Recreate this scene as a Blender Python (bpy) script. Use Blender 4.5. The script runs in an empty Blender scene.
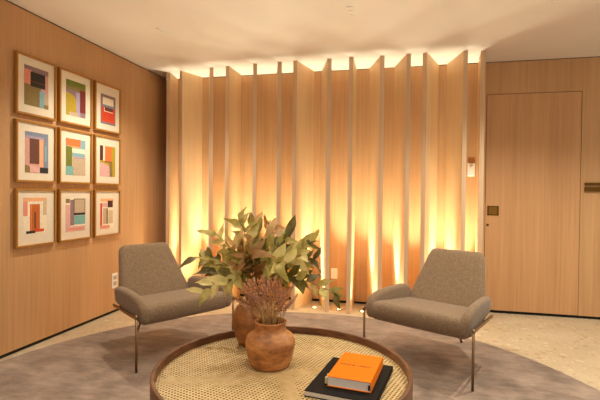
import bpy, bmesh, math, random
from mathutils import Vector, Matrix, Euler
random.seed(7)
PI = math.pi
scn = bpy.context.scene
C = scn.collection

# ------------------------------------------------------------------ helpers
def lin(c):
    out = []
    for v in c:
        v = v / 255.0
        out.append(v / 12.92 if v <= 0.04045 else ((v + 0.055) / 1.055) ** 2.4)
    return (out[0], out[1], out[2], 1.0)

class N:
    """tiny node-tree builder"""
    def __init__(s, name):
        s.m = bpy.data.materials.new(name); s.m.use_nodes = True
        s.t = s.m.node_tree; s.b = s.t.nodes['Principled BSDF']; s.out = s.t.nodes['Material Output']
    def n(s, typ, **kw):
        nd = s.t.nodes.new(typ)
        for k, v in kw.items(): setattr(nd, k, v)
        return nd
    def l(s, a, b): s.t.links.new(a, b)
    def coord(s, scale=(1, 1, 1), out='Object', rnd=False, rot=(0, 0, 0)):
        tc = s.n('ShaderNodeTexCoord'); mp = s.n('ShaderNodeMapping')
        mp.inputs['Scale'].default_value = scale; mp.inputs['Rotation'].default_value = rot
        if rnd:
            oi = s.n('ShaderNodeObjectInfo'); mu = s.n('ShaderNodeMath', operation='MULTIPLY'); mu.inputs[1].default_value = 37.0
            s.l(oi.outputs['Random'], mu.inputs[0])
            ad = s.n('ShaderNodeVectorMath', operation='ADD')
            s.l(tc.outputs[out], ad.inputs[0]); s.l(mu.outputs[0], ad.inputs[1]); s.l(ad.outputs[0], mp.inputs['Vector'])
        else:
            s.l(tc.outputs[out], mp.inputs['Vector'])
        return mp.outputs['Vector']
    def noise(s, vec, scale=5, detail=4, rough=0.5):
        nd = s.n('ShaderNodeTexNoise'); nd.inputs['Scale'].default_value = scale
        nd.inputs['Detail'].default_value = detail; nd.inputs['Roughness'].default_value = rough
        s.l(vec, nd.inputs['Vector']); return nd.outputs['Fac']
    def ramp(s, fac, stops, interp='LINEAR'):
        nd = s.n('ShaderNodeValToRGB'); cr = nd.color_ramp; cr.interpolation = interp
        while len(cr.elements) < len(stops): cr.elements.new(0.5)
        for e, (p, c) in zip(cr.elements, stops): e.position = p; e.color = c
        s.l(fac, nd.inputs['Fac']); return nd.outputs['Color']
    def mix(s, fac, a, b, mode='MIX'):
        nd = s.n('ShaderNodeMixRGB', blend_type=mode)
        for i, v in enumerate((fac, a, b)):
            if hasattr(v, 'is_output'): s.l(v, nd.inputs[i])
            else: nd.inputs[i].default_value = v
        return nd.outputs['Color']
    def bump(s, h, strength=0.2, dist=0.01):
        nd = s.n('ShaderNodeBump'); nd.inputs['Strength'].default_value = strength; nd.inputs['Distance'].default_value = dist
        s.l(h, nd.inputs['Height']); s.l(nd.outputs['Normal'], s.b.inputs['Normal'])
    def set(s, color=None, rough=None, metal=None, spec=None):
        if color is not None:
            if hasattr(color, 'is_output'): s.l(color, s.b.inputs['Base Color'])
            else: s.b.inputs['Base Color'].default_value = color
        if rough is not None: s.b.inputs['Roughness'].default_value = rough
        if metal is not None: s.b.inputs['Metallic'].default_value = metal
        if spec is not None: s.b.inputs['Specular IOR Level'].default_value = spec
        return s.m

def flat(name, rgb, rough=0.6, metal=0.0, var=0.06, scale=40):
    k = N(name); c = lin(rgb)
    f = k.noise(k.coord(), scale, 3)
    lo = tuple(v * (1 - var) for v in c[:3]) + (1,); hi = tuple(min(1, v * (1 + var)) for v in c[:3]) + (1,)
    return k.set(k.ramp(f, [(0.3, lo), (0.7, hi)]), rough, metal)

def glow(name, rgb, strength):
    k = N(name); c = lin(rgb)
    k.set(c, 0.4)
    k.b.inputs['Emission Color'].default_value = c; k.b.inputs['Emission Strength'].default_value = strength
    return k.m

def oak(name, a, b, c, sx=55, rough=0.5):
    k = N(name)
    v = k.coord((sx, sx, 1.1), rnd=True)
    f1 = k.noise(v, 1.0, 6, 0.65)
    v2 = k.coord((4, 4, 0.25), rnd=True)
    f2 = k.noise(v2, 1.0, 3, 0.5)
    col = k.ramp(f1, [(0.25, lin(a)), (0.5, lin(b)), (0.75, lin(c))])
    col2 = k.mix(0.35, col, k.ramp(f2, [(0.3, (0.75, 0.72, 0.68, 1)), (0.7, (1.12, 1.12, 1.12, 1))]), 'MULTIPLY')
    k.bump(f1, 0.05, 0.003)
    return k.set(col2, rough, spec=0.3)

M = {}
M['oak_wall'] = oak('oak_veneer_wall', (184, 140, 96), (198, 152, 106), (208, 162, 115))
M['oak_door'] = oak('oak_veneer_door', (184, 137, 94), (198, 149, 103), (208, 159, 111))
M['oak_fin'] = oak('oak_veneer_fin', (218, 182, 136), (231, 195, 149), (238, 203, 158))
M['oak_edge'] = oak('oak_edge_band', (200, 165, 130), (212, 178, 143), (220, 188, 154))
M['plaster'] = flat('ceiling_plaster', (236, 222, 208), 0.9, var=0.02, scale=3)
M['paint'] = flat('cream_paint', (214, 198, 180), 0.85, var=0.03, scale=3)
M['gap'] = flat('shadow_gap_black', (22, 16, 12), 0.9)
M['frame_wood'] = oak('frame_oak', (150, 100, 36), (170, 116, 46), (186, 130, 56), 90, 0.45)
M['mat'] = flat('mat_board', (228, 212, 188), 0.9, var=0.02)
M['white_plastic'] = flat('white_plastic', (238, 232, 224), 0.35, var=0.01)
M['grey_plastic'] = flat('grey_plastic', (170, 164, 156), 0.4, var=0.02)
M['brass'] = flat('aged_brass', (150, 105, 50), 0.35, 1.0, 0.08)
M['dark_brass'] = flat('dark_brass', (112, 76, 30), 0.4, 1.0, 0.08)
M['bronze'] = flat('bronze_metal', (150, 122, 96), 0.38, 1.0, 0.05)
M['black'] = flat('black_cloth', (24, 20, 18), 0.7, 0, 0.1, 300)
M['black'].node_tree.nodes['Principled BSDF'].inputs['Specular IOR Level'].default_value = .15
M['orange'] = flat('orange_cloth', (240, 122, 0), 0.75, 0, 0.03, 200); M['orange'].node_tree.nodes['Principled BSDF'].inputs['Specular IOR Level'].default_value = .2
M['ink'] = flat('dark_ink', (92, 40, 8), 0.7)
M['navy'] = flat('navy_ribbon', (22, 34, 64), 0.6)
M['ribbon'] = flat('cream_ribbon', (206, 192, 150), 0.6)
M['lens'] = glow('lamp_lens', (230, 214, 190), 0.12)
M['uplens'] = glow('uplight_lens', (255, 210, 140), 25.0)

def pages():
    k = N('paper_pages')
    w = k.n('ShaderNodeTexWave', wave_type='BANDS', bands_direction='Z'); w.inputs['Scale'].default_value = 160
    w.inputs['Distortion'].default_value = 1.0
    k.l(k.coord(), w.inputs['Vector'])
    return k.set(k.ramp(w.outputs['Fac'], [(0.0, lin((214, 206, 198))), (1.0, lin((246, 241, 234)))]), 0.85)
M['pages'] = pages()

def terrazzo():
    k = N('terrazzo')
    v = k.coord((1, 1, 0))
    col = k.ramp(k.noise(v, 2.2, 3), [(0.3, lin((186, 166, 134))), (0.7, lin((202, 183, 152)))])
    for sc, thr, cols in ((16, 0.30, [(0.0, lin((150, 112, 76))), (0.35, lin((228, 215, 192))), (0.6, lin((176, 140, 100))), (0.85, lin((120, 88, 60)))]),
                          (38, 0.32, [(0.0, lin((232, 220, 200))), (0.4, lin((160, 122, 84))), (0.8, lin((205, 180, 140)))])):
        dv = k.noise(v, 9, 2); ds = k.n('ShaderNodeVectorMath', operation='ADD')
        sc_ = k.n('ShaderNodeVectorMath', operation='SCALE'); sc_.inputs['Scale'].default_value = 0.05
        k.l(dv, sc_.inputs[0]); k.l(v, ds.inputs[0]); k.l(sc_.outputs[0], ds.inputs[1])
        vo = k.n('ShaderNodeTexVoronoi'); vo.inputs['Scale'].default_value = sc; k.l(ds.outputs[0], vo.inputs['Vector'])
        sp = k.n('ShaderNodeSeparateColor'); k.l(vo.outputs['Color'], sp.inputs[0])
        chip = k.ramp(sp.outputs[0], cols, 'CONSTANT')
        th = k.n('ShaderNodeMath', operation='MULTIPLY'); th.inputs[1].default_value = thr * 1.5
        k.l(sp.outputs[1], th.inputs[0])
        m = k.n('ShaderNodeMath', operation='LESS_THAN'); k.l(vo.outputs['Distance'], m.inputs[0]); k.l(th.outputs[0], m.inputs[1])
        f = k.n('ShaderNodeMath', operation='MULTIPLY'); f.inputs[1].default_value = 0.36; k.l(m.outputs[0], f.inputs[0])
        col = k.mix(f.outputs[0], col, chip)
    return k.set(col, 0.32, spec=0.4)
M['terrazzo'] = terrazzo()

def rug():
    k = N('rug_pile')
    v = k.coord((1, 1, 1)); v2 = k.coord((2.2, 7, 1))
    a = k.noise(v, 3.2, 5, 0.6); b = k.noise(v2, 2.4, 5, 0.65); c = k.noise(v, 140, 2)
    col = k.ramp(a, [(0.32, lin((116, 97, 83))), (0.68, lin((170, 146, 128)))])
    col = k.mix(0.45, col, k.ramp(b, [(0.38, (0.5, 0.48, 0.47, 1)), (0.62, (1.2, 1.2, 1.2, 1))]), 'MULTIPLY')
    col = k.mix(0.3, col, k.ramp(c, [(0.3, (0.6, 0.6, 0.6, 1)), (0.7, (1.15, 1.15, 1.15, 1))]), 'MULTIPLY')
    k.bump(c, 0.4, 0.006)
    k.b.inputs['Sheen Weight'].default_value = 0.25; k.b.inputs['Sheen Roughness'].default_value = 0.5
    return k.set(col, 0.95, spec=0.1)
M['rug'] = rug()

def tweed():
    k = N('tweed_fabric')
    v = k.coord((1, 1, 1)); c = k.noise(v, 220, 2, 0.6); d = k.noise(v, 70, 3, 0.6)
    col = k.ramp(c, [(0.3, lin((92, 74, 56))), (0.5, lin((130, 106, 82))), (0.7, lin((162, 135, 107)))])
    col = k.mix(0.35, col, k.ramp(d, [(0.35, (0.72, 0.7, 0.68, 1)), (0.65, (1.12, 1.1, 1.08, 1))]), 'MULTIPLY')
    k.bump(c, 0.35, 0.003)
    k.b.inputs['Sheen Weight'].default_value = 0.2
    return k.set(col, 0.92, spec=0.15)
M['tweed'] = tweed()

def walnut():
    k = N('walnut')
    v = k.coord((6, 6, 45)); f = k.noise(v, 1.6, 5, 0.6)
    k.bump(f, 0.05, 0.002)
    return k.set(k.ramp(f, [(0.3, lin((82, 50, 30))), (0.55, lin((112, 72, 44))), (0.75, lin((138, 92, 58)))]), 0.38)
M['walnut'] = walnut()

def cane():
    """woven cane: real see-through holes between strands"""
    k = N('cane_webbing')
    v = k.coord((1, 1, 0), rot=(0, 0, 0.31))
    sep = k.n('ShaderNodeSeparateXYZ'); k.l(v, sep.inputs[0])
    P = 0.0175
    def cell(s):
        d = k.n('ShaderNodeMath', operation='DIVIDE'); d.inputs[1].default_value = P; k.l(s, d.inputs[0])
        fr = k.n('ShaderNodeMath', operation='FRACT'); k.l(d.outputs[0], fr.inputs[0])
        su = k.n('ShaderNodeMath', operation='SUBTRACT'); su.inputs[1].default_value = 0.5; k.l(fr.outputs[0], su.inputs[0])
        ab = k.n('ShaderNodeMath', operation='ABSOLUTE'); k.l(su.outputs[0], ab.inputs[0]); return ab.outputs[0]
    ax, ay = cell(sep.outputs[0]), cell(sep.outputs[1])
    mx = k.n('ShaderNodeMath', operation='MAXIMUM'); k.l(ax, mx.inputs[0]); k.l(ay, mx.inputs[1])
    ad = k.n('ShaderNodeMath', operation='ADD'); k.l(ax, ad.inputs[0]); k.l(ay, ad.inputs[1])
    sc = k.n('ShaderNodeMath', operation='MULTIPLY'); sc.inputs[1].default_value = 1.00; k.l(ad.outputs[0], sc.inputs[0])
    oc = k.n('ShaderNodeMath', operation='MAXIMUM'); k.l(mx.outputs[0], oc.inputs[0]); k.l(sc.outputs[0], oc.inputs[1])
    hole = k.n('ShaderNodeMath', operation='LESS_THAN'); hole.inputs[1].default_value = 0.335; k.l(oc.outputs[0], hole.inputs[0])
    f = k.noise(k.coord((1, 1, 1)), 26, 4)
    k.set(k.ramp(f, [(0.3, lin((192, 158, 104))), (0.7, lin((214, 184, 132)))]), 0.5)
    tr = k.n('ShaderNodeBsdfTransparent'); ms = k.n('ShaderNodeMixShader')
    k.l(hole.outputs[0], ms.inputs[0]); k.l(k.b.outputs[0], ms.inputs[1]); k.l(tr.outputs[0], ms.inputs[2])
    k.l(ms.outputs[0], k.out.inputs['Surface'])
    return k.m
M['cane'] = cane()
M['dark_panel'] = flat('hole_shade_panel', (64, 40, 22), 0.7)  # dark tone stands in for shade below the cane
M['pale_wood'] = oak('pale_beam_wood', (190, 156, 104), (204, 170, 116), (214, 182, 130), 40)

def terracotta(name, a, b, c, sc=9):
    k = N(name)
    f = k.noise(k.coord((1, 1, 1.8)), sc, 6, 0.65); g = k.noise(k.coord((1, 1, 8)), 8, 3)
    col = k.ramp(f, [(0.3, lin(a)), (0.5, lin(b)), (0.7, lin(c))])
    col = k.mix(0.3, col, k.ramp(g, [(0.35, (0.65, 0.6, 0.55, 1)), (0.65, (1.1, 1.1, 1.1, 1))]), 'MULTIPLY')
    k.bump(f, 0.3, 0.006)
    return k.set(col, 0.5)
M['clay_front'] = terracotta('terracotta_front', (104, 58, 24), (178, 114, 60), (214, 152, 92))
M['clay_back'] = terracotta('terracotta_back', (118, 72, 34), (172, 110, 56), (196, 136, 78), 6)

def leafmat(name, a, b):
    k = N(name)
    f = k.noise(k.coord((1, 1, 1)), 16, 3, 0.6)
    c = k.ramp(f, [(0.3, lin(a)), (0.7, lin(b))]); k.set(c, 0.55)
    tl = k.n('ShaderNodeBsdfTranslucent'); ms = k.n('ShaderNodeMixShader'); ms.inputs[0].default_value = .3
    k.l(c, tl.inputs['Color']); k.l(k.b.outputs[0], ms.inputs[1]); k.l(tl.outputs[0], ms.inputs[2]); k.l(ms.outputs[0], k.out.inputs['Surface'])
    return k.m
LEAF = [leafmat('leaf_sage', (150, 138, 66), (206, 188, 106)), leafmat('leaf_pale', (204, 186, 106), (234, 216, 146)),
        leafmat('leaf_olive', (78, 72, 28), (130, 116, 50)), leafmat('leaf_tan', (208, 166, 104), (232, 194, 136)), leafmat('leaf_brown', (146, 102, 48), (184, 136, 74))]
M['twig'] = flat('twig_bark', (116, 92, 56), 0.8, 0, 0.2)
M['straw'] = flat('straw_stem', (196, 154, 96), 0.8, 0, 0.15)
BLOOM = [flat('bloom_mauve', (210, 156, 118), 0.9, 0, 0.35, 90), flat('bloom_rust', (196, 136, 92), 0.9, 0, 0.35, 90), flat('bloom_dusk', (184, 132, 106), 0.9, 0, 0.35, 90)]

# ------------------------------------------------------------------ object helpers
def link(o, parent=None):
    C.objects.link(o)
    if parent is not None: o.parent = parent
    return o
def obj(name, bm, mats, parent=None, smooth=False, auto=None):
    me = bpy.data.meshes.new(name)
    bmesh.ops.recalc_face_normals(bm, faces=bm.faces)
    bm.to_mesh(me); bm.free()
    for m in (mats if isinstance(mats, (list, tuple)) else [mats]): me.materials.append(m)
    if smooth:
        for p in me.polygons: p.use_smooth = True
    o = bpy.data.objects.new(name, me)
    return link(o, parent)
def tag(o, label, cat, group=None):
    o['label'] = label; o['category'] = cat
    if group: o['group'] = group
    return o
def thing(name, label, cat, loc=(0, 0, 0), rz=0, group=None):
    o = bpy.data.objects.new(name, None); o.empty_display_size = 0.1
    link(o); o.location = loc; o.rotation_euler = (0, 0, rz)
    return tag(o, label, cat, group)
def struct(o): o['kind'] = 'structure'; return o
def box(bm, x0, x1, y0, y1, z0, z1, bev=0.0, mi=0, seg=2):
    t = bmesh.new()
    v = [t.verts.new((x, y, z)) for x in (x0, x1) for y in (y0, y1) for z in (z0, z1)]
    for f in ((0, 1, 3, 2), (4, 6, 7, 5), (0, 4, 5, 1), (2, 3, 7, 6), (0, 2, 6, 4), (1, 5, 7, 3)):
        t.faces.new([v[i] for i in f])
    bmesh.ops.recalc_face_normals(t, faces=t.faces)
    if bev: bmesh.ops.bevel(t, geom=list(t.edges), offset=bev, segments=seg, affect='EDGES', profile=0.5)
    merge(bm, t, mi)
def merge(bm, t, mi=0, mat=None):
    mp = {}
    for v in t.verts: mp[v] = bm.verts.new(mat @ v.co if mat else v.co)
    for f in t.faces:
        try: nf = bm.faces.new([mp[v] for v in f.verts]); nf.material_index = mi if mi is not None else f.material_index; nf.smooth = f.smooth
        except ValueError: pass
    t.free()
def tube(bm, pts, rad, sides=8, mi=0):
    pts = [Vector(p) for p in pts]; rads = rad if isinstance(rad, (list, tuple)) else [rad] * len(pts)
    rings = []; up = Vector((0.13, 0.27, 0.95))
    for i, p in enumerate(pts):
        d = (pts[min(i + 1, len(pts) - 1)] - pts[max(i - 1, 0)]).normalized()
        a = d.cross(up)
        if a.length < 1e-3: a = d.cross(Vector((1, 0, 0)))
        a.normalize(); b = d.cross(a)
        rings.append([bm.verts.new(p + (a * math.cos(2 * PI * k / sides) + b * math.sin(2 * PI * k / sides)) * rads[i]) for k in range(sides)])
    for r0, r1 in zip(rings, rings[1:]):
        for k in range(sides):
            f = bm.faces.new((r0[k], r0[(k + 1) % sides], r1[(k + 1) % sides], r1[k])); f.material_index = mi; f.smooth = True
    for r in (rings[0], rings[-1]):
        f = bm.faces.new(r); f.material_index = mi
def lathe(bm, prof, seg=48, mi=0, wob=None):
    rings = []
    for r, z in prof:
        if r < 1e-5: rings.append([bm.verts.new((0, 0, z))])
        else:
            rg = []
            for k in range(seg):
                a = 2 * PI * k / seg; rr = r * (1 + (wob(a, z) if wob else 0)); rg.append(bm.verts.new((rr * math.cos(a), rr * math.sin(a), z)))
            rings.append(rg)
    for r0, r1 in zip(rings, rings[1:]):
        for k in range(seg):
            k2 = (k + 1) % seg
            if len(r0) == 1 and len(r1) == 1: continue
            if len(r0) == 1: f = bm.faces.new((r0[0], r1[k], r1[k2]))
            elif len(r1) == 1: f = bm.faces.new((r0[k], r0[k2], r1[0]))
            else: f = bm.faces.new((r0[k], r0[k2], r1[k2], r1[k]))
            f.material_index = mi; f.smooth = True
def loft(bm, sections, cap=True):
    rings = [[bm.verts.new(p) for p in s] for s in sections]
    n = len(rings[0])
    for r0, r1 in zip(rings, rings[1:]):
        for k in range(n):
            f = bm.faces.new((r0[k], r0[(k + 1) % n], r1[(k + 1) % n], r1[k])); f.smooth = True
    if cap:
        for r in (rings[0], rings[-1]): bm.faces.new(r).smooth = True
def copy_tree(o, parent=None):
    c = o.copy(); C.objects.link(c)
    if parent is not None: c.parent = parent
    for ch in list(o.children): copy_tree(ch, c)
    return c

# ------------------------------------------------------------------ camera (from a calibration of the room's lines)
f_px, yaw, pitch, roll, CAMH = 436.101, 0.2239513, 0.0140409, 0.0103142, 1.21604835
XL, YB, H = -2.78721668, 4.85200160, 2.6
cy, sy = math.cos(yaw), math.sin(yaw)
Fv = Vector((-sy * math.cos(pitch), cy * math.cos(pitch), -math.sin(pitch)))
Rv = Vector((cy, sy, 0)); Uv = Rv.cross(Fv)
R2 = Rv * math.cos(roll) + Uv * math.sin(roll); U2 = -Rv * math.sin(roll) + Uv * math.cos(roll)
cd = bpy.data.cameras.new('camera'); cd.sensor_width = 36.0; cd.lens = f_px / 600 * 36.0
cam = bpy.data.objects.new('camera', cd); C.objects.link(cam)
m = Matrix.Identity(4)
for i in range(3): m[i][0] = R2[i]; m[i][1] = U2[i]; m[i][2] = -Fv[i]
m[2][3] = CAMH
cam.matrix_world = m; scn.camera = cam; cd.clip_start = 0.05

# ------------------------------------------------------------------ room shell
XR, YF = 2.9, -1.6
bm = bmesh.new(); box(bm, XL - 0.15, XR + .15, YF - .15, YB + .15, -0.1, 0.0); struct(obj('floor', bm, M['terrazzo']))
bm = bmesh.new(); box(bm, XL - 0.15, XR + .15, YF - .15, YB + .15, H, H + 0.1); struct(obj('ceiling', bm, M['plaster']))
bm = bmesh.new(); box(bm, XL - 0.1, XL, YF - .1, YB, 0.028, H - 0.012); struct(obj('wall_left', bm, M['oak_wall']))
DX0, DX1, DZ = 0.874, 1.752, 2.262
bm = bmesh.new()
box(bm, XL, DX0 - .005, YB, YB + .1, 0.028, H - 0.008)
box(bm, DX1 + .005, XR, YB, YB + .1, 0.028, H - 0.008)
box(bm, DX0 - .005, DX1 + .005, YB, YB + .1, DZ + .005, H - 0.008)
struct(obj('wall_back', bm, M['oak_wall']))
# front and right walls left out so added soft warm world fill gets in
bm = bmesh.new(); box(bm, XL - .1, XL - .012, YF, YB, 0, 0.028); struct(obj('baseboard_left', bm, M['gap']))
bm = bmesh.new(); box(bm, XL - .012, XR, YB + .012, YB + .1, 0, 0.028); struct(obj('baseboard_back', bm, M['gap']))
bm = bmesh.new(); box(bm, XL - .1, XL - .012, YF, YB, H - .012, H); struct(obj('trim_1', bm, M['gap']))
bm = bmesh.new(); box(bm, XL - .012, XR, YB + .012, YB + .1, H - .008, H); struct(obj('trim_2', bm, M['gap']))
bm = bmesh.new(); box(bm, DX0 - .02, DX1 + .02, YB + .045, YB + .095, 0.028, DZ + .02)
struct(obj('trim_3', bm, M['gap']))
bm = bmesh.new(); box(bm, DX0, DX1, YB, YB + .044, 0.03, DZ)
door = struct(obj('door_1', bm, M['oak_door'])); 
bm = bmesh.new()
hx0, hx1, hz0, hz1 = 0.893, 1.003, 1.014, 1.112
box(bm, hx0, hx1, YB - .006, YB, hz0, hz0 + .012, .001); box(bm, hx0, hx1, YB - .006, YB, hz1 - .012, hz1, .001)
box(bm, hx0, hx0 + .014, YB - .006, YB, hz0, hz1, .001); box(bm, hx1 - .014, hx1, YB - .006, YB, hz0, hz1, .001)
hd = obj('door_handle', bm, M['dark_brass'], door); hd['label'] = 'square brass flush pull'
bm = bmesh.new(); box(bm, hx0 + .014, hx1 - .014, YB - .002, YB, hz0 + .012, hz1 - .012)
obj('pull_plate', bm, M['brass'], hd)
bm = bmesh.new(); t = bmesh.new(); lathe(t, [(0, 0), (.012, 0), (.012, .007), (.006, .009), (0, .009)], 20)
merge(bm, t, 0, Matrix.Translation((.897, YB, .915)) @ Matrix.Rotation(PI / 2, 4, 'X'))
lk = obj('keyhole', bm, M['dark_brass'], door)

# brass bars on the wall right of the door
t = thing('door_pull', 'two dark brass horizontal bars on oak wall right of the door', 'handle', (1.79, YB, 1.27))
for z0, z1 in ((0.0, .042), (.062, .086)):
    bm = bmesh.new(); box(bm, 0, .34, -.022, 0, z0, z1, .002); obj('bar', bm, M['dark_brass'], t)

# ------------------------------------------------------------------ oak fins in front of the back wall
fins = [(-2.615, 4.583, -2.66), (-2.441, 4.554, -2.335), (-2.042, 4.50, -2.215), (-1.845, 4.48, -1.845), (-1.519, 4.45, -1.655), (-1.242, 4.435, -1.375),
        (-1.075, 4.425, -.975), (-.712, 4.425, -.850), (-.492, 4.42, -.497), (-.182, 4.43, -.317), (.073, 4.42, -.050), (.225, 4.425, .370), (.601, 4.43, .489), (.762, 4.455, .80)]
ordn = ['first', 'second', 'third', 'fourth', 'fifth', 'sixth', 'seventh', 'eighth', 'ninth', 'tenth', 'eleventh', 'twelfth', 'thirteenth', 'last']
notes = ['standing nearest the picture wall', 'its broad face turned to the room', 'seen edge-on', 'above the left end of the leafy bouquet', 'seen edge-on behind the bouquet', 'seen edge-on over the middle of the bouquet',
         'its broad right face showing at the top', 'just left of the white wall socket', 'just right of the white wall socket', 'behind the right chair left arm', 'beside the right chair backrest',
         'behind the right chair backrest', 'just left of the white wall switch', 'standing next to the oak door']
TH = 0.042
for i, (xf, yf, xb) in enumerate(fins):
    t = thing('oak_fin', f'tall vertical oak fin, {ordn[i]} from the left, {notes[i]}', 'fin', (xf, yf, 0), 0, 'floor to ceiling oak fins')
    d = Vector((xb - xf, YB - yf, 0)); L = d.length; d.normalize(); s = Vector((d.y, -d.x, 0))
    def slab(a, b, half):
        bm = bmesh.new(); q = []
        for z in (0.0, H):
            for (u, w) in ((a, -half), (b, -half), (b, half), (a, half)):
                p = d * u + s * w
                if u == b and b == L: p.y = YB - yf        # seat flush on the wall plane
                q.append(bm.verts.new((p.x, p.y, z)))
        for fc in ((0, 1, 2, 3), (4, 7, 6, 5), (0, 4, 5, 1), (1, 5, 6, 2), (2, 6, 7, 3), (3, 7, 4, 0)): bm.faces.new([q[j] for j in fc])
        return bm
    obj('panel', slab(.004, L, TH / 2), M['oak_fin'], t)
    obj('edge_band', slab(0, .004, TH / 2), M['oak_edge'], t)

# floor uplights between the fins
ux = [(-2.50, 4.70), (-2.20, 4.62), (-1.99, 4.62), (-1.70, 4.60), (-1.42, 4.60), (-1.15, 4.60), (-.87, 4.575), (-.605, 4.57), (-.36, 4.55), (-.085, 4.57), (.16, 4.58), (.43, 4.58), (.655, 4.62)]
upd = ['nearest the picture wall', 'between the second and third fins from the left', 'between the third and fourth fins from the left', 'left end, behind the rear bouquet leaves', 'behind the left side of the bouquet', 'behind the clay vases',
       'just right of the dried flowers between fins', 'below the white wall socket', 'beside the left leg of the right chair', 'hidden behind the left armrest of the right chair', 'behind the seat of the right chair', 'behind the backrest of the right chair', 'nearest the oak door']
UP_W = 320
for i, (x, y) in enumerate(ux):
    t = thing('floor_uplight', f'small round lit floor uplight, {upd[i]}', 'light', (x, y, 0), 0, 'floor uplights between the fins')
    bm = bmesh.new(); lathe(bm, [(.018, .001), (.019, .004), (.027, .004), (.029, 0), (.018, 0)], 28); obj('ring', bm, M['bronze'], t)
    bm = bmesh.new(); lathe(bm, [(0, .002), (.018, .002), (.018, 0), (0, 0)], 24); obj('lens', bm, M['uplens'], t)
    ld = bpy.data.lights.new('uplight_lamp', 'SPOT'); ld.energy = UP_W; ld.color = (1.0, 0.98, 0.74); ld.spot_size = math.radians(34); ld.spot_blend = 1.0; ld.shadow_soft_size = .018
    lo = link(bpy.data.objects.new('uplight_lamp', ld), t); lo.location = (0, 0, .03); lo.rotation_euler = (PI - math.radians(8), 0, 0)
    l2 = bpy.data.lights.new('uplight_spill', 'SPOT'); l2.energy = 24; l2.color = (1.0, 0.98, 0.74); l2.spot_size = math.radians(104); l2.spot_blend = 1.0; l2.shadow_soft_size = .018
    lo = link(bpy.data.objects.new('uplight_spill', l2), t); lo.location = (0, 0, .03); lo.rotation_euler = (PI + math.radians(14), 0, 0)

# ------------------------------------------------------------------ sockets and switch
t = thing('wall_socket', 'white double wall socket low on the picture wall behind left chair', 'socket', (XL, 3.856, .25))
bm = bmesh.new(); box(bm, 0, .008, -.043, .043, 0, .15, .003); obj('plate', bm, M['white_plastic'], t)
for z in (.028, .086):
    bm = bmesh.new(); box(bm, .008, .011, -.024, .024, z, z + .04, .001); obj('outlet', bm, M['grey_plastic'], t)
t = thing('wall_socket', 'white wall socket between fins to the right of the bouquet', 'socket', (-.703, YB, .268))
bm = bmesh.new(); box(bm, -.036, .036, -.008, 0, 0, .118, .003); obj('plate', bm, M['white_plastic'], t)
bm = bmesh.new(); box(bm, -.022, .022, -.011, -.008, .035, .083, .001); obj('outlet', bm, M['white_plastic'], t)
t = thing('wall_switch', 'white wall switch between the last two fins beside the door', 'switch', (.728, YB, 1.42))
bm = bmesh.new(); box(bm, -.036, .036, -.01, 0, 0, .135, .003); obj('plate', bm, M['white_plastic'], t)
bm = bmesh.new(); box(bm, -.022, .014, -.014, -.01, .04, .10, .001); obj('rocker', bm, M['white_plastic'], t)

# ------------------------------------------------------------------ ceiling downlights
DL = [(-2.0, 3.40, 'left recessed twin ceiling downlight above the left chair', 58), (-.375, 3.30, 'middle recessed twin ceiling downlight above the table end', 26),
      (1.06, 3.36, 'right recessed twin ceiling downlight cut by the top edge', 80),
      (-2.0, 1.4, None, 20), (-.45, 1.5, None, 24), (1.25, 1.4, None, 20), (-1.2, -.4, None, 26), (.8, -.4, None, 26), (2.2, 3.3, None, 30)]
for x, y, lb, w in DL:
    t = thing('ceiling_downlight', lb or 'recessed twin ceiling downlight outside the picture', 'light', (x, y, H), 0, 'recessed ceiling downlights')
    S6 = Matrix.Diagonal((.62, .72, 1, 1))
    bm = bmesh.new()
    box(bm, -.04, .04, -.10, -.088, -.006, 0, .001); box(bm, -.04, .04, .088, .10, -.006, 0, .001)
    box(bm, -.04, -.03, -.088, .088, -.006, 0, .001); box(bm, .03, .04, -.088, .088, -.006, 0, .001); box(bm, -.03, .03, -.006, .006, -.006, 0, .001)
    bm.transform(S6); obj('bezel', bm, M['white_plastic'], t)
    for yy in (-.047, .047):
        bm = bmesh.new(); box(bm, -.03, .03, yy - .041, yy + .041, -.002, 0); bm.transform(S6); obj('lens', bm, M['lens'], t)
    ld = bpy.data.lights.new('downlight_lamp', 'SPOT'); ld.energy = w * 1.9; ld.color = (1.0, 0.96, 0.82); ld.spot_size = math.radians(128); ld.spot_blend = 0.75; ld.shadow_soft_size = .03
    lo = link(bpy.data.objects.new('downlight_lamp', ld), t); lo.location = (0, 0, -.03)

# ------------------------------------------------------------------ rug
bm = bmesh.new(); t = []
lathe(bm, [(0, .015), (1.0, .015), (2.04, .015), (2.057, .012), (2.062, .006), (2.062, .0), (0, 0)], 128)
r_ = obj('round_rug', bm, M['rug']); r_.location = (-.681, 2.27, 0)
tag(r_, 'large round taupe rug with mottled pile under chairs and table', 'rug')

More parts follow.
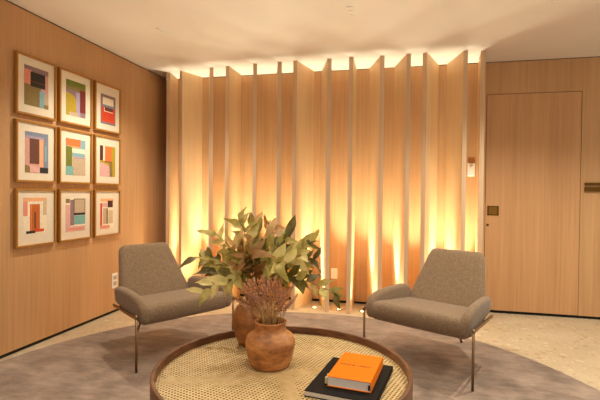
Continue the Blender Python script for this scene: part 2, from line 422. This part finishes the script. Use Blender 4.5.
# ------------------------------------------------------------------ pictures
cols = {'salmon': (222, 140, 118), 'char': (48, 42, 38), 'rose': (204, 150, 136), 'olive': (134, 112, 62), 'sky': (132, 170, 178), 'sand': (204, 178, 142), 'green': (110, 116, 34), 'must': (178, 150, 30),
        'blood': (116, 38, 24), 'mauve': (140, 112, 116), 'red': (206, 66, 28), 'orange': (228, 116, 56), 'slate': (126, 134, 152), 'brown': (104, 60, 44), 'cream': (236, 220, 192), 'teal': (120, 170, 160),
        'pink': (216, 164, 156), 'peach': (232, 168, 120), 'rust': (188, 96, 30), 'black': (34, 30, 34), 'stone': (190, 164, 134), 'maroon': (78, 26, 26), 'lilac': (168, 150, 168)}
AC = {k: flat('print_' + k, v, 0.85, 0, 0.10, 60) for k, v in cols.items()}
ARCH = 'arch'
arts = [
 dict(bg='rose', box=(.2, .8, .17, .83), label='print with dark square and pale blue bar, top left of the grid', s=[('salmon', 0, .26, .1, .47), ('mauve', .0, .3, 0, .1), ('olive', 0, .68, .47, 1), ('char', .25, .86, .13, .50), ('mauve', .3, 1, 0, .13), ('sky', .62, .82, .56, 1), ('stone', .82, 1, .62, .9), ('olive', .8, 1, .9, 1), ('brown', .25, .86, .36, .39)]),
 dict(bg='mauve', box=(.2, .8, .17, .83), label='print with mustard arch and dark red block, top middle of the grid', s=[('green', 0, 1, 0, .2), ('olive', 0, .8, .16, .27), ('must', 0, .56, .36, 1, ARCH), ('lilac', .5, .72, .3, 1), ('blood', .70, 1, .2, .86), ('stone', .15, .6, .9, 1)]),
 dict(bg='mauve', box=(.22, .8, .22, .84), label='print with orange red square below cream, top right of the grid', s=[('cream', .14, .86, .1, .34), ('slate', .12, .88, .34, .42), ('red', .06, .94, .42, .92), ('brown', .22, .82, .42, .54), ('cream', .22, .82, .55, .575), ('cream', .22, .26, .44, .575)]),
 dict(bg='rose', box=(.22, .8, .17, .84), label='print with tall brown block and blue grey border, left of middle row', s=[('slate', 0, 1, 0, .12), ('slate', .8, 1, .1, .86), ('lilac', .0, .8, .1, .16), ('peach', .58, .76, .16, .84), ('brown', .19, .6, .16, .78), ('char', .62, 1, .86, 1), ('olive', 0, .2, .82, 1, ARCH), ('pink', .2, .62, .82, 1), ('sky', .84, .92, .3, .7)]),
 dict(bg='sand', box=(.2, .8, .17, .84), label='print with orange top and teal corner, centre of the grid', s=[('sky', 0, 1, 0, .25), ('orange', 0, .75, .0, .2), ('peach', .1, .66, .2, .25), ('green', 0, .3, .22, .76), ('teal', 0, .36, .76, 1), ('stone', .36, 1, .5, 1), ('cream', .3, 1, .26, .38), ('sky', .32, .95, .38, .48), ('lilac', .4, 1, .5, .53)]),
 dict(bg='must', box=(.2, .8, .2, .83), label='print with maroon and orange bars over pink, right of middle row', s=[('maroon', 0, .2, 0, .48), ('cream', .2, .32, 0, .48), ('orange', .32, .76, .02, .5), ('brown', .3, .78, .5, .53), ('pink', 0, .62, .55, 1, ARCH), ('olive', .62, .8, .54, 1)]),
 dict(bg='cream', box=(.18, .76, .16, .78), label='print of orange column under salmon arch, bottom left of the grid', s=[('salmon', 0, .18, 0, .5), ('peach', 0, 1, 0, .1), ('sand', .84, 1, .05, .5), ('rust', .28, .7, .18, .92), ('brown', .46, .53, .4, .86), ('orange', .31, .36, .2, .9), ('black', .12, .5, .92, .99), ('red', .5, .88, .88, .96)]),
 dict(bg='cream', box=(.2, .8, .17, .82), label='print with sand square over pale blue, bottom middle of the grid', s=[('olive', 0, .2, .02, .15), ('pink', 0, .24, .2, .85), ('mauve', .22, .42, .05, .82), ('black', .4, 1, .02, .52), ('stone', .43, .97, .04, .45), ('teal', .42, 1, .53, .8), ('pink', .0, 1, .85, 1), ('salmon', .1, .9, .9, .96)]),
 dict(bg='cream', box=(.22, .74, .19, .83), label='print with deep red square and tan panel, bottom right of the grid', s=[('peach', 0, 1, 0, .1), ('red', 0, .14, .15, 1), ('maroon', .54, .94, .07, .3), ('stone', .2, .58, .32, .86), ('olive', .45, .56, .36, .84), ('sand', .62, .95, .4, .85), ('salmon', 0, .7, .9, 1), ('pink', .15, .5, .14, .28)]),
]
ys = [(2.668, 3.058), (3.086, 3.484), (3.524, 3.896)]; zs = [(1.795, 2.252), (1.284, 1.752), (.788, 1.236)]
ys = [(2.676, 3.062), (3.098, 3.490), (3.532, 3.912)]
for i, a in enumerate(arts):
    (y0, y1), (z0, z1) = ys[i % 3], zs[i // 3]; w, h = y1 - y0, z1 - z0
    t = thing('picture_frame', 'oak framed ' + a['label'], 'picture', (XL, y0, z0), 0, 'framed prints on the oak wall')
    fw, dp = .0155, .03
    bm = bmesh.new()
    box(bm, .001, dp, 0, fw, 0, h, .0015); box(bm, .001, dp, w - fw, w, 0, h, .0015); box(bm, .001, dp, fw, w - fw, 0, fw, .0015); box(bm, .001, dp, fw, w - fw, h - fw, h, .0015)
    obj('frame', bm, M['frame_wood'], t)
    u0, u1, v0, v1 = a['box']; ya, yb = w * u0, w * u1; za, zb = h * (1 - v1), h * (1 - v0)
    bm = bmesh.new(); box(bm, .001, .018, fw, w - fw, fw, h - fw); obj('mat_board', bm, M['mat'], t)
    names = [a['bg']] + [s[0] for s in a['s']]; uniq = list(dict.fromkeys(names))
    bm = bmesh.new()
    box(bm, .018, .0188, ya, yb, za, zb, 0, uniq.index(a['bg']))
    for k, s in enumerate(a['s']):
        e = .0188 + .00018 * (k + 1); n_, p0, p1, q0, q1 = s[:5]
        Y0, Y1, Z1, Z0 = ya + (yb - ya) * p0, ya + (yb - ya) * p1, zb - (zb - za) * q0, zb - (zb - za) * q1
        if len(s) == 6:
            pts = [(Y0, Z0), (Y1, Z0)] + [(Y0 + (Y1 - Y0) * math.cos(j * PI / 20), Z0 + (Z1 - Z0) * (.55 + .45 * math.sin(j * PI / 20)) if j else Z0 + (Z1 - Z0) * .55) for j in range(11)]
            f = bm.faces.new([bm.verts.new((e, y, z)) for y, z in pts]); f.material_index = uniq.index(n_)
        else: box(bm, .0188, e, Y0, Y1, Z0, Z1, 0, uniq.index(n_))
    obj('print', bm, [AC[n_] for n_ in uniq], t)

# ------------------------------------------------------------------ lounge chairs (local: x to the sitter's left as the viewer sees it, +y to the rear)
def rr(hx, hy, r, n=5):
    """rounded rectangle outline, counter-clockwise"""
    pts = []; r = min(r, hx * .999, hy * .999)
    for (sx_, sy_, a0) in ((1, 1, 0), (-1, 1, PI / 2), (-1, -1, PI), (1, -1, 1.5 * PI)):
        for k in range(n + 1):
            a = a0 + k * PI / 2 / n; pts.append((sx_ * (hx - r) + r * math.cos(a), sy_ * (hy - r) + r * math.sin(a)))
    return pts
def make_chair(label, loc, rz):
    t = thing('lounge_chair', label, 'chair', loc, rz, 'tweed lounge chairs')
    # seat: sections along x; y-z profile with a rolled front, sloping to the rear
    bm = bmesh.new(); secs = []
    W = .352
    for x, sc in [(-W, .70), (-W + .006, .86), (-W + .018, .95), (-W + .04, 1), (-.2, 1.03), (0, 1.04), (.2, 1.03), (W - .04, 1), (W - .018, .95), (W - .006, .86), (W, .70)]:
        prof = []
        for (u, v) in rr(.265, .060 * sc, .058):
            y = .237 + u * (1 if sc >= 1 else .9 + .1 * sc); tt = (u + .265) / .53
            top = 1.0 if v > 0 else 1.0
            z = .368 - .030 * tt + v * (1.14 - .25 * tt)
            prof.append((x * (1 - .17 * tt), y, z))
        secs.append(prof)
    loft(bm, secs); o = obj('seat_cushion', bm, M['tweed'], t, True)
    # backrest: horizontal sections going up the reclined line
    bm = bmesh.new(); secs = []
    base = Vector((0, .470, .335)); top = Vector((0, .722, .761)); up = (top - base); L = up.length; up.normalize(); nr = Vector((0, up.z, -up.y))
    for s_ in (0, .006, .02, .045, .15, .3, .5, .7, .85, .93, .97, .99, 1.0):
        e = s_ * L; hw = .306 + (.212 - .306) * s_
        k = 1.0
        for d_, kk in ((0, .55), (.006, .78), (.02, .93)):
            if s_ <= d_ + 1e-6: k = kk; break
        rc = 0
        for d_, kk, rcx in ((1.0, .35, .040), (.99, .62, .022), (.97, .84, .010), (.93, .96, .003)):
            if s_ >= d_ - 1e-6: k = kk; rc = rcx; break
        th = (.050 - .014 * s_) * k
        secs.append([base + up * e + Vector((u, 0, 0)) + nr * (v - .006 * math.cos(u / hw * 1.4)) for u, v in rr(hw - rc, th, .042)])
    loft(bm, secs); obj('backrest', bm, M['tweed'], t, True)
    # armrests: padded flaps, sections along y; leaning out a little, following the rails
    for s in (-1, 1):
        bm = bmesh.new(); secs = []
        for y, zb_, zt_, k in [(-.030, .345, .375, .45), (-.025, .328, .402, .68), (-.012, .314, .430, .86), (.008, .308, .452, .95), (.04, .310, .473, 1), (.08, .315, .487, 1), (.15, .330, .496, 1), (.25, .345, .501, 1), (.40, .355, .502, 1), (.46, .360, .494, .94), (.495, .370, .476, .80), (.512, .390, .455, .5)]:
            xc = .342 - .030 * (y / .45); hz = (zt_ - zb_) / 2; zc = (zt_ + zb_) / 2
            sec = [(s * (xc + u + v * .10), y, zc + v) for u, v in rr(.033 * k, hz, .031 * k)]
            secs.append(sec if s > 0 else sec[::-1])
        loft(bm, secs); obj('armrest', bm, M['tweed'], t, True)
    # metal frame
    for s in (-1, 1):
        bm = bmesh.new()
        a, b = Vector((s * .398, -.012, 0)), Vector((s * .345, .49, 0)); d = (b - a).normalized(); n_ = Vector((d.y, -d.x, 0))
        q = []
        for z in (.357, .375):
            for p, w_ in ((a, -.006), (b, -.006), (b, .006), (a, .006)): v = p + n_ * w_; q.append(bm.verts.new((v.x, v.y, z - (.012 if p is b else 0))))
        for fc in ((0, 1, 2, 3), (4, 7, 6, 5), (0, 4, 5, 1), (1, 5, 6, 2), (2, 6, 7, 3), (3, 7, 4, 0)): bm.faces.new([q[j] for j in fc])
        obj('side_rail', bm, M['bronze'], t)
        bm = bmesh.new(); tube(bm, [(s * .395, .0, .0), (s * .397, -.002, .386)], .0085, 10); obj('leg', bm, M['bronze'], t)
    bm = bmesh.new(); tube(bm, [(0, .835, .0), (0, .60, .315), (0, .45, .316)], .0095, 10); obj('leg', bm, M['bronze'], t)
    bm = bmesh.new(); tube(bm, [(-.39, .02, .345), (-.33, .03, .303), (.33, .03, .303), (.39, .02, .345)], .007, 8); obj('crossbar', bm, M['bronze'], t)
    bm = bmesh.new(); tube(bm, [(-.347, .455, .350), (-.30, .455, .316), (.30, .455, .316), (.347, .455, .350)], .007, 8); obj('crossbar', bm, M['bronze'], t)
    return t
make_chair('brown tweed lounge chair on the right, in front of the fins and door', (.108, 3.025, .015), -.505)
make_chair('brown tweed lounge chair on the left, beside the picture wall', (-1.483, 2.908, .015), 1.018)

# ------------------------------------------------------------------ coffee table
TX, TY, TR, TZ, CZ = -.534, 2.013, .604, .40, .360
t = thing('coffee_table', 'round walnut coffee table with woven cane top and raised rim', 'table', (TX, TY, .015))
b0 = -.015
bm = bmesh.new(); lathe(bm, [(TR - .020, CZ - .03 + b0), (TR - .020, TZ - .003 + b0), (TR - .017, TZ + b0), (TR - .003, TZ + b0), (TR, TZ - .003 + b0), (TR, .285 + b0), (TR - .020, .285 + b0), (TR - .020, CZ - .03 + b0)], 128); obj('rim', bm, M['walnut'], t)
bm = bmesh.new(); bmesh.ops.create_circle(bm, cap_ends=True, segments=96, radius=TR - .019)
for v in bm.verts: v.co.z = CZ + b0
cn = obj('cane_top', bm, M['cane'], t)
for rz, zoff in ((.42, 0), (.42 + PI / 2, 0.0)):
    for s in ((-1, 1) if rz > 1 else (0,)):
        bm = bmesh.new(); tb = bmesh.new()
        if s == 0: box(tb, -.57, .57, -.036, .036, CZ - .032 + b0, CZ - .004 + b0, .002)
        else: box(tb, *( (.037, .57) if s > 0 else (-.57, -.037) ), -.036, .036, CZ - .032 + b0, CZ - .004 + b0, .002)
        merge(bm, tb, 0, Matrix.Rotation(rz, 4, 'Z')); obj('support_beam', bm, M['pale_wood'], t)
bm = bmesh.new(); lathe(bm, [(0, .272 + b0), (TR - .03, .272 + b0), (TR - .03, .284 + b0), (0, .284 + b0)], 96); obj('light_block_panel', bm, M['dark_panel'], t)  # added unseen board, blocks light from below so cane holes look dark
for k in range(4):
    a = PI / 4 + k * PI / 2 + .2; bm = bmesh.new()
    tube(bm, [(.47 * math.cos(a), .47 * math.sin(a), 0), (.50 * math.cos(a), .50 * math.sin(a), .258)], [.018, .026], 16); obj('leg', bm, M['walnut'], t)

# ------------------------------------------------------------------ vases
def vase(label, loc, prof, mat, ph, scl):
    bm = bmesh.new()
    lathe(bm, [(r_v * scl, z_v) for r_v, z_v in prof], 64, 0, lambda a, z: .012 * math.sin(2 * a + ph + z * 9) + .006 * math.sin(5 * a + z * 31))
    o = obj('clay_vase', bm, mat, None, True); o.location = loc; return tag(o, label, 'vase')
VZ = CZ + .001
vase('squat terracotta vase holding dried flower spikes, in front on the table', (-.618, 2.080, VZ),
     [(0, 0), (.082, 0), (.092, .006), (.101, .03), (.110, .065), (.117, .100), (.118, .125), (.111, .146), (.098, .160), (.084, .168), (.076, .176), (.072, .190), (.072, .205), (.076, .216), (.078, .221), (.072, .223), (.066, .218), (.063, .200), (.066, .180), (.09, .155), (.105, .125), (.103, .09), (.085, .02), (0, .012)], M['clay_front'], .4, 1.04)
vase('tall rounded brown clay vase holding leafy branches, behind the front vase', (-.800, 2.375, VZ),
     [(0, 0), (.080, 0), (.092, .008), (.108, .05), (.120, .10), (.125, .14), (.120, .175), (.105, .205), (.082, .228), (.060, .240), (.052, .250), (.052, .262), (.058, .272), (.053, .274), (.046, .266), (.044, .25), (.06, .232), (.1, .19), (.112, .14), (.1, .07), (.08, .015), (0, .01)], M['clay_back'], 1.9, 1.04)

# ------------------------------------------------------------------ leafy branches
def leaf(bm, org, dirv, nrm, ln, wd, mi, curl, fold, tw=0.0):
    d = dirv.normalized(); s = d.cross(nrm).normalized(); n_ = s.cross(d).normalized()
    NL = 8; rows = []
    for i in range(NL + 1):
        u = i / NL
        w = wd * (math.sin(PI * min(1, u ** .80)) ** .85) * (1 - .1 * u) if 0 < i < NL else .0008
        ang = curl * u; p = org + d * (ln * u * math.cos(ang * .5)) + n_ * (-ln * u * math.sin(ang * .5))
        s_, n2 = s * math.cos(tw * u) + n_ * math.sin(tw * u), n_ * math.cos(tw * u) - s * math.sin(tw * u)
        wav = .30 * w * math.sin(u * 9 + org.x * 50)
        row = [bm.verts.new(p + s_ * (w * k) + n2 * (abs(k) * w * fold + (wav if k else 0) * k)) for k in (-1, -.5, 0, .5, 1)]
        rows.append(row)
    for r0, r1 in zip(rows, rows[1:]):
        for k in range(4):
            f = bm.faces.new((r0[k], r0[k + 1], r1[k + 1], r1[k])); f.material_index = mi; f.smooth = True
def px_ray(px, py):
    return Fv + R2 * ((px - 300) / f_px) + U2 * ((200 - py) / f_px)
def at_y(px, py, Y):
    d = px_ray(px, py); k = Y / d.y; return Vector((d.x * k, Y, d.z * k + CAMH))
ROOT = Vector((-.800, 2.375, VZ + .255))
branches = [  # tip as seen, depth, leaf mix, leaves, leaf length, words
 (196, 257, 2.30, (0, 0, 2), 9, .112, 'sage green leafy branch reaching far to the left over the left chair'),
 (200, 296, 2.16, (1, 1, 0), 8, .100, 'pale yellow green branch drooping low at the left over the left chair seat'),
 (206, 270, 2.46, (2, 0, 2), 8, .115, 'olive branch on the left, between the far left spray and the drooping one'),
 (214, 233, 2.42, (0, 3, 1), 7, .110, 'thin pale branch pointing up and left above the left spray'),
 (238, 218, 2.36, (0, 0, 1), 8, .105, 'tallest sage branch with a curled tip, left of centre'),
 (232, 246, 2.22, (3, 4, 0), 8, .120, 'tan branch leaning left in the heart of the bouquet'),
 (256, 226, 2.44, (3, 3, 0), 10, .115, 'tan dried branch standing upright at the bouquet centre'),
 (272, 228, 2.50, (3, 3, 4), 10, .105, 'tan dried branch standing upright, just right of the bouquet centre'),
 (248, 256, 2.14, (4, 2, 4), 8, .115, 'dark brown branch low in the bouquet centre, facing the room'),
 (290, 236, 2.36, (2, 0, 0), 9, .115, 'olive branch rising to the right of the tan ones'),
 (286, 262, 2.12, (1, 1, 0), 9, .125, 'pale green large leaved branch in front, above the flower spikes'),
 (316, 240, 2.34, (0, 2, 0), 9, .105, 'sage branch reaching up to the right end of the bouquet'),
 (318, 260, 2.44, (2, 0, 2), 9, .100, 'olive branch pointing straight right'),
 (341, 297, 2.28, (0, 2, 0), 10, .100, 'long olive branch drooping to the far right beside the socket'),
 (304, 282, 2.18, (2, 0, 2), 8, .110, 'short olive branch hanging low at the right over the vase'),
 (226, 284, 2.14, (0, 1, 2), 8, .110, 'short sage branch low at the left over the rear vase'),
 (268, 252, 2.26, (2, 2, 0), 9, .110, 'dark olive branch deep in the middle of the bouquet'),
 (306, 254, 2.20, (1, 0, 1), 8, .115, 'pale green branch with broad leaves at the right, in front'),
]
for bi, (px, py, Y, mix, nl, ln, lb) in enumerate(branches):
    rnd = random.Random(100 + bi)
    tip = at_y(px, py, Y)
    t = thing('leafy_branch', lb, 'branch', ROOT, 0, 'dried leafy branches in the rear vase')
    off = Vector((rnd.uniform(-.018, .018), rnd.uniform(-.018, .018), 0)); e = tip - ROOT
    ctrl = Vector((e.x * .30, e.y * .30, max(e.z * .75, .20 + .04 * rnd.random())))
    P = []
    for i in range(13):
        u = i / 12; P.append(off * (1 - u) * (1 - u) + ctrl * (2 * u * (1 - u)) + e * (u * u))
    low = off * .6 + Vector((0, 0, -.16))
    bm = bmesh.new(); tube(bm, [low] + P, [.0034] * 2 + [.0032 - .0018 * i / 12 for i in range(12)], 6); obj('stem', bm, M['twig'], t)
    bm = bmesh.new()
    for j in range(nl + 5):
        u = .30 + .70 * j / (nl + 4); i = min(11, int(u * 12)); fr = u * 12 - i
        p = P[i].lerp(P[i + 1], min(1, fr)); d = (P[min(12, i + 1)] - P[max(0, i - 1)]).normalized()
        side = d.cross(Vector((0, -.75, .66))).normalized(); sgn = 1 if j % 2 else -1
        last = j == nl + 4
        out = d * (1.0 if last else .75) + side * (0 if last else sgn * rnd.uniform(.45, .95) * (.45 if bi in (6, 7) else 1)) + Vector((rnd.uniform(-.25, .25), rnd.uniform(-.5, .3), rnd.uniform(-.1, .3)))
        nv = Vector((rnd.uniform(-.6, .6), -.8, rnd.uniform(.1, .9)))
        L_ = ln * rnd.uniform(.85, 1.28) * (1 if not last else .9)
        if last: p = p - d * L_ * .8
        leaf(bm, p, out, nv, L_, L_ * rnd.uniform(.15, .24), mix[rnd.randrange(3)], rnd.uniform(-.9, 1.8), rnd.uniform(.1, .6), rnd.uniform(-1.3, 1.3))
    obj('foliage', bm, LEAF, t, True)

# ------------------------------------------------------------------ dried flower spikes in the front vase
FR = Vector((-.617, 2.098, VZ + .20))
sp = random.Random(5)
NS = 46
for i in range(NS):
    g = (i + .5) / NS
    px = 234 + 63 * g + sp.uniform(-4, 4); dep = 2.098 + sp.uniform(-.10, .11)
    edge = abs(g - .5) * 2
    py = 279 + 12 * edge ** 2 + sp.uniform(-5, 13)
    tip = at_y(px, py, dep) - FR
    t = thing('dried_flower', 'dusty mauve dried flower spike on a straw stem in the front vase', 'flower', FR, 0, 'dried flower spikes in the front vase')
    a = Vector((tip.x * .18 + sp.uniform(-.02, .02), tip.y * .18 + sp.uniform(-.02, .02), -.05)); mid = Vector((tip.x * .40, tip.y * .45, tip.z * .5))
    pts = [a * (1 - u) ** 2 + mid * (2 * u * (1 - u)) + tip * u * u for u in [k / 8 for k in range(9)]]
    bm = bmesh.new(); tube(bm, pts, .0016, 5); obj('stem', bm, M['straw'], t)
    bm = bmesh.new(); hl = sp.uniform(.06, .10); d = (pts[-1] - pts[-3]).normalized(); s = d.cross(Vector((0, 1, .2))).normalized(); n_ = s.cross(d)
    nb = 30
    for k in range(nb):
        u = k / nb; ang = k * 2.4; rad = .0075 * (1 - .65 * u) * (.75 + .5 * sp.random())
        c_ = tip - d * hl * (1 - u) + (s * math.cos(ang) + n_ * math.sin(ang)) * rad
        tb = bmesh.new(); bmesh.ops.create_icosphere(tb, subdivisions=1, radius=.0047 * (1.15 - .5 * u))
        axis = (d * 1.2 + (s * math.cos(ang) + n_ * math.sin(ang))).normalized()
        q = Vector((0, 0, 1)).rotation_difference(axis).to_matrix().to_4x4()
        merge(bm, tb, 0, Matrix.Translation(c_) @ q @ Matrix.Diagonal((.75, .75, 1.7, 1)))
    obj('flower_head', bm, BLOOM[i % 3], t, True)

# ------------------------------------------------------------------ books
def book(label, loc, rz, w, d, h, mat, cov=.0025, spine='R'):
    t = thing('book', label, 'book', loc, rz)
    bm = bmesh.new()
    box(bm, 0, w, 0, d, 0, cov, .0008); box(bm, 0, w, 0, d, h - cov, h, .0008)
    box(bm, w - cov, w, 0, d, 0, h, .0008)
    obj('cover', bm, mat, t)
    bm = bmesh.new(); box(bm, .004, w - cov, .005, d - .005, cov, h - cov); pg = obj('pages', bm, M['pages'], t); pg['label'] = 'white page block'
    return t
book('large black hardcover book lying flat on the cane table', (-.382, 1.792, CZ + .001), -.155, .303, .412, .025, M['black'])
t = book('thick orange hardcover book lying on top of the black book', (-.295, 1.855, CZ + .027), -.126, .192, .306, .044, M['orange'])
# faint dark lettering: two short words too small to read in the photograph
bm = bmesh.new(); lr = random.Random(3); x = .022
for wlen in (9, 8):
    for k in range(wlen):
        cw = lr.uniform(.0055, .0078); kind = lr.randrange(4); y0, y1 = .150, .164; z0, z1 = .044, .0443
        box(bm, x, x + .0022, y0, y1, z0, z1)
        if kind != 3: box(bm, x + cw - .0030, x + cw - .0008, y0, y1, z0, z1)
        if kind in (0, 2): box(bm, x, x + cw - .001, y1 - .0026, y1, z0, z1)
        if kind in (1, 2, 3): box(bm, x, x + cw - .001, y0, y0 + .0026, z0, z1)
        x += cw + .0012
    x += .010
obj('cover_lettering', bm, M['ink'], t)
bm = bmesh.new(); box(bm, -.014, .004, .016, .030, .002, .030, .001); box(bm, -.010, .004, .034, .046, .006, .036, .001); k_ = obj('ribbon', bm, M['ribbon'], t)
bm = bmesh.new(); box(bm, .178, .187, .001, .005, .008, .030, .001); obj('bookmark', bm, M['navy'], t)

# ------------------------------------------------------------------ world and view
w = bpy.data.worlds.new('world'); scn.world = w; w.use_nodes = True
w.node_tree.nodes['Background'].inputs[0].default_value = (1.0, .94, .80, 1); w.node_tree.nodes['Background'].inputs[1].default_value = 0.68
scn.view_settings.view_transform = 'Standard'; scn.view_settings.look = 'None'; scn.view_settings.gamma = 1.0
scn.view_settings.use_curve_mapping = False
scn.view_settings.exposure = 0.0
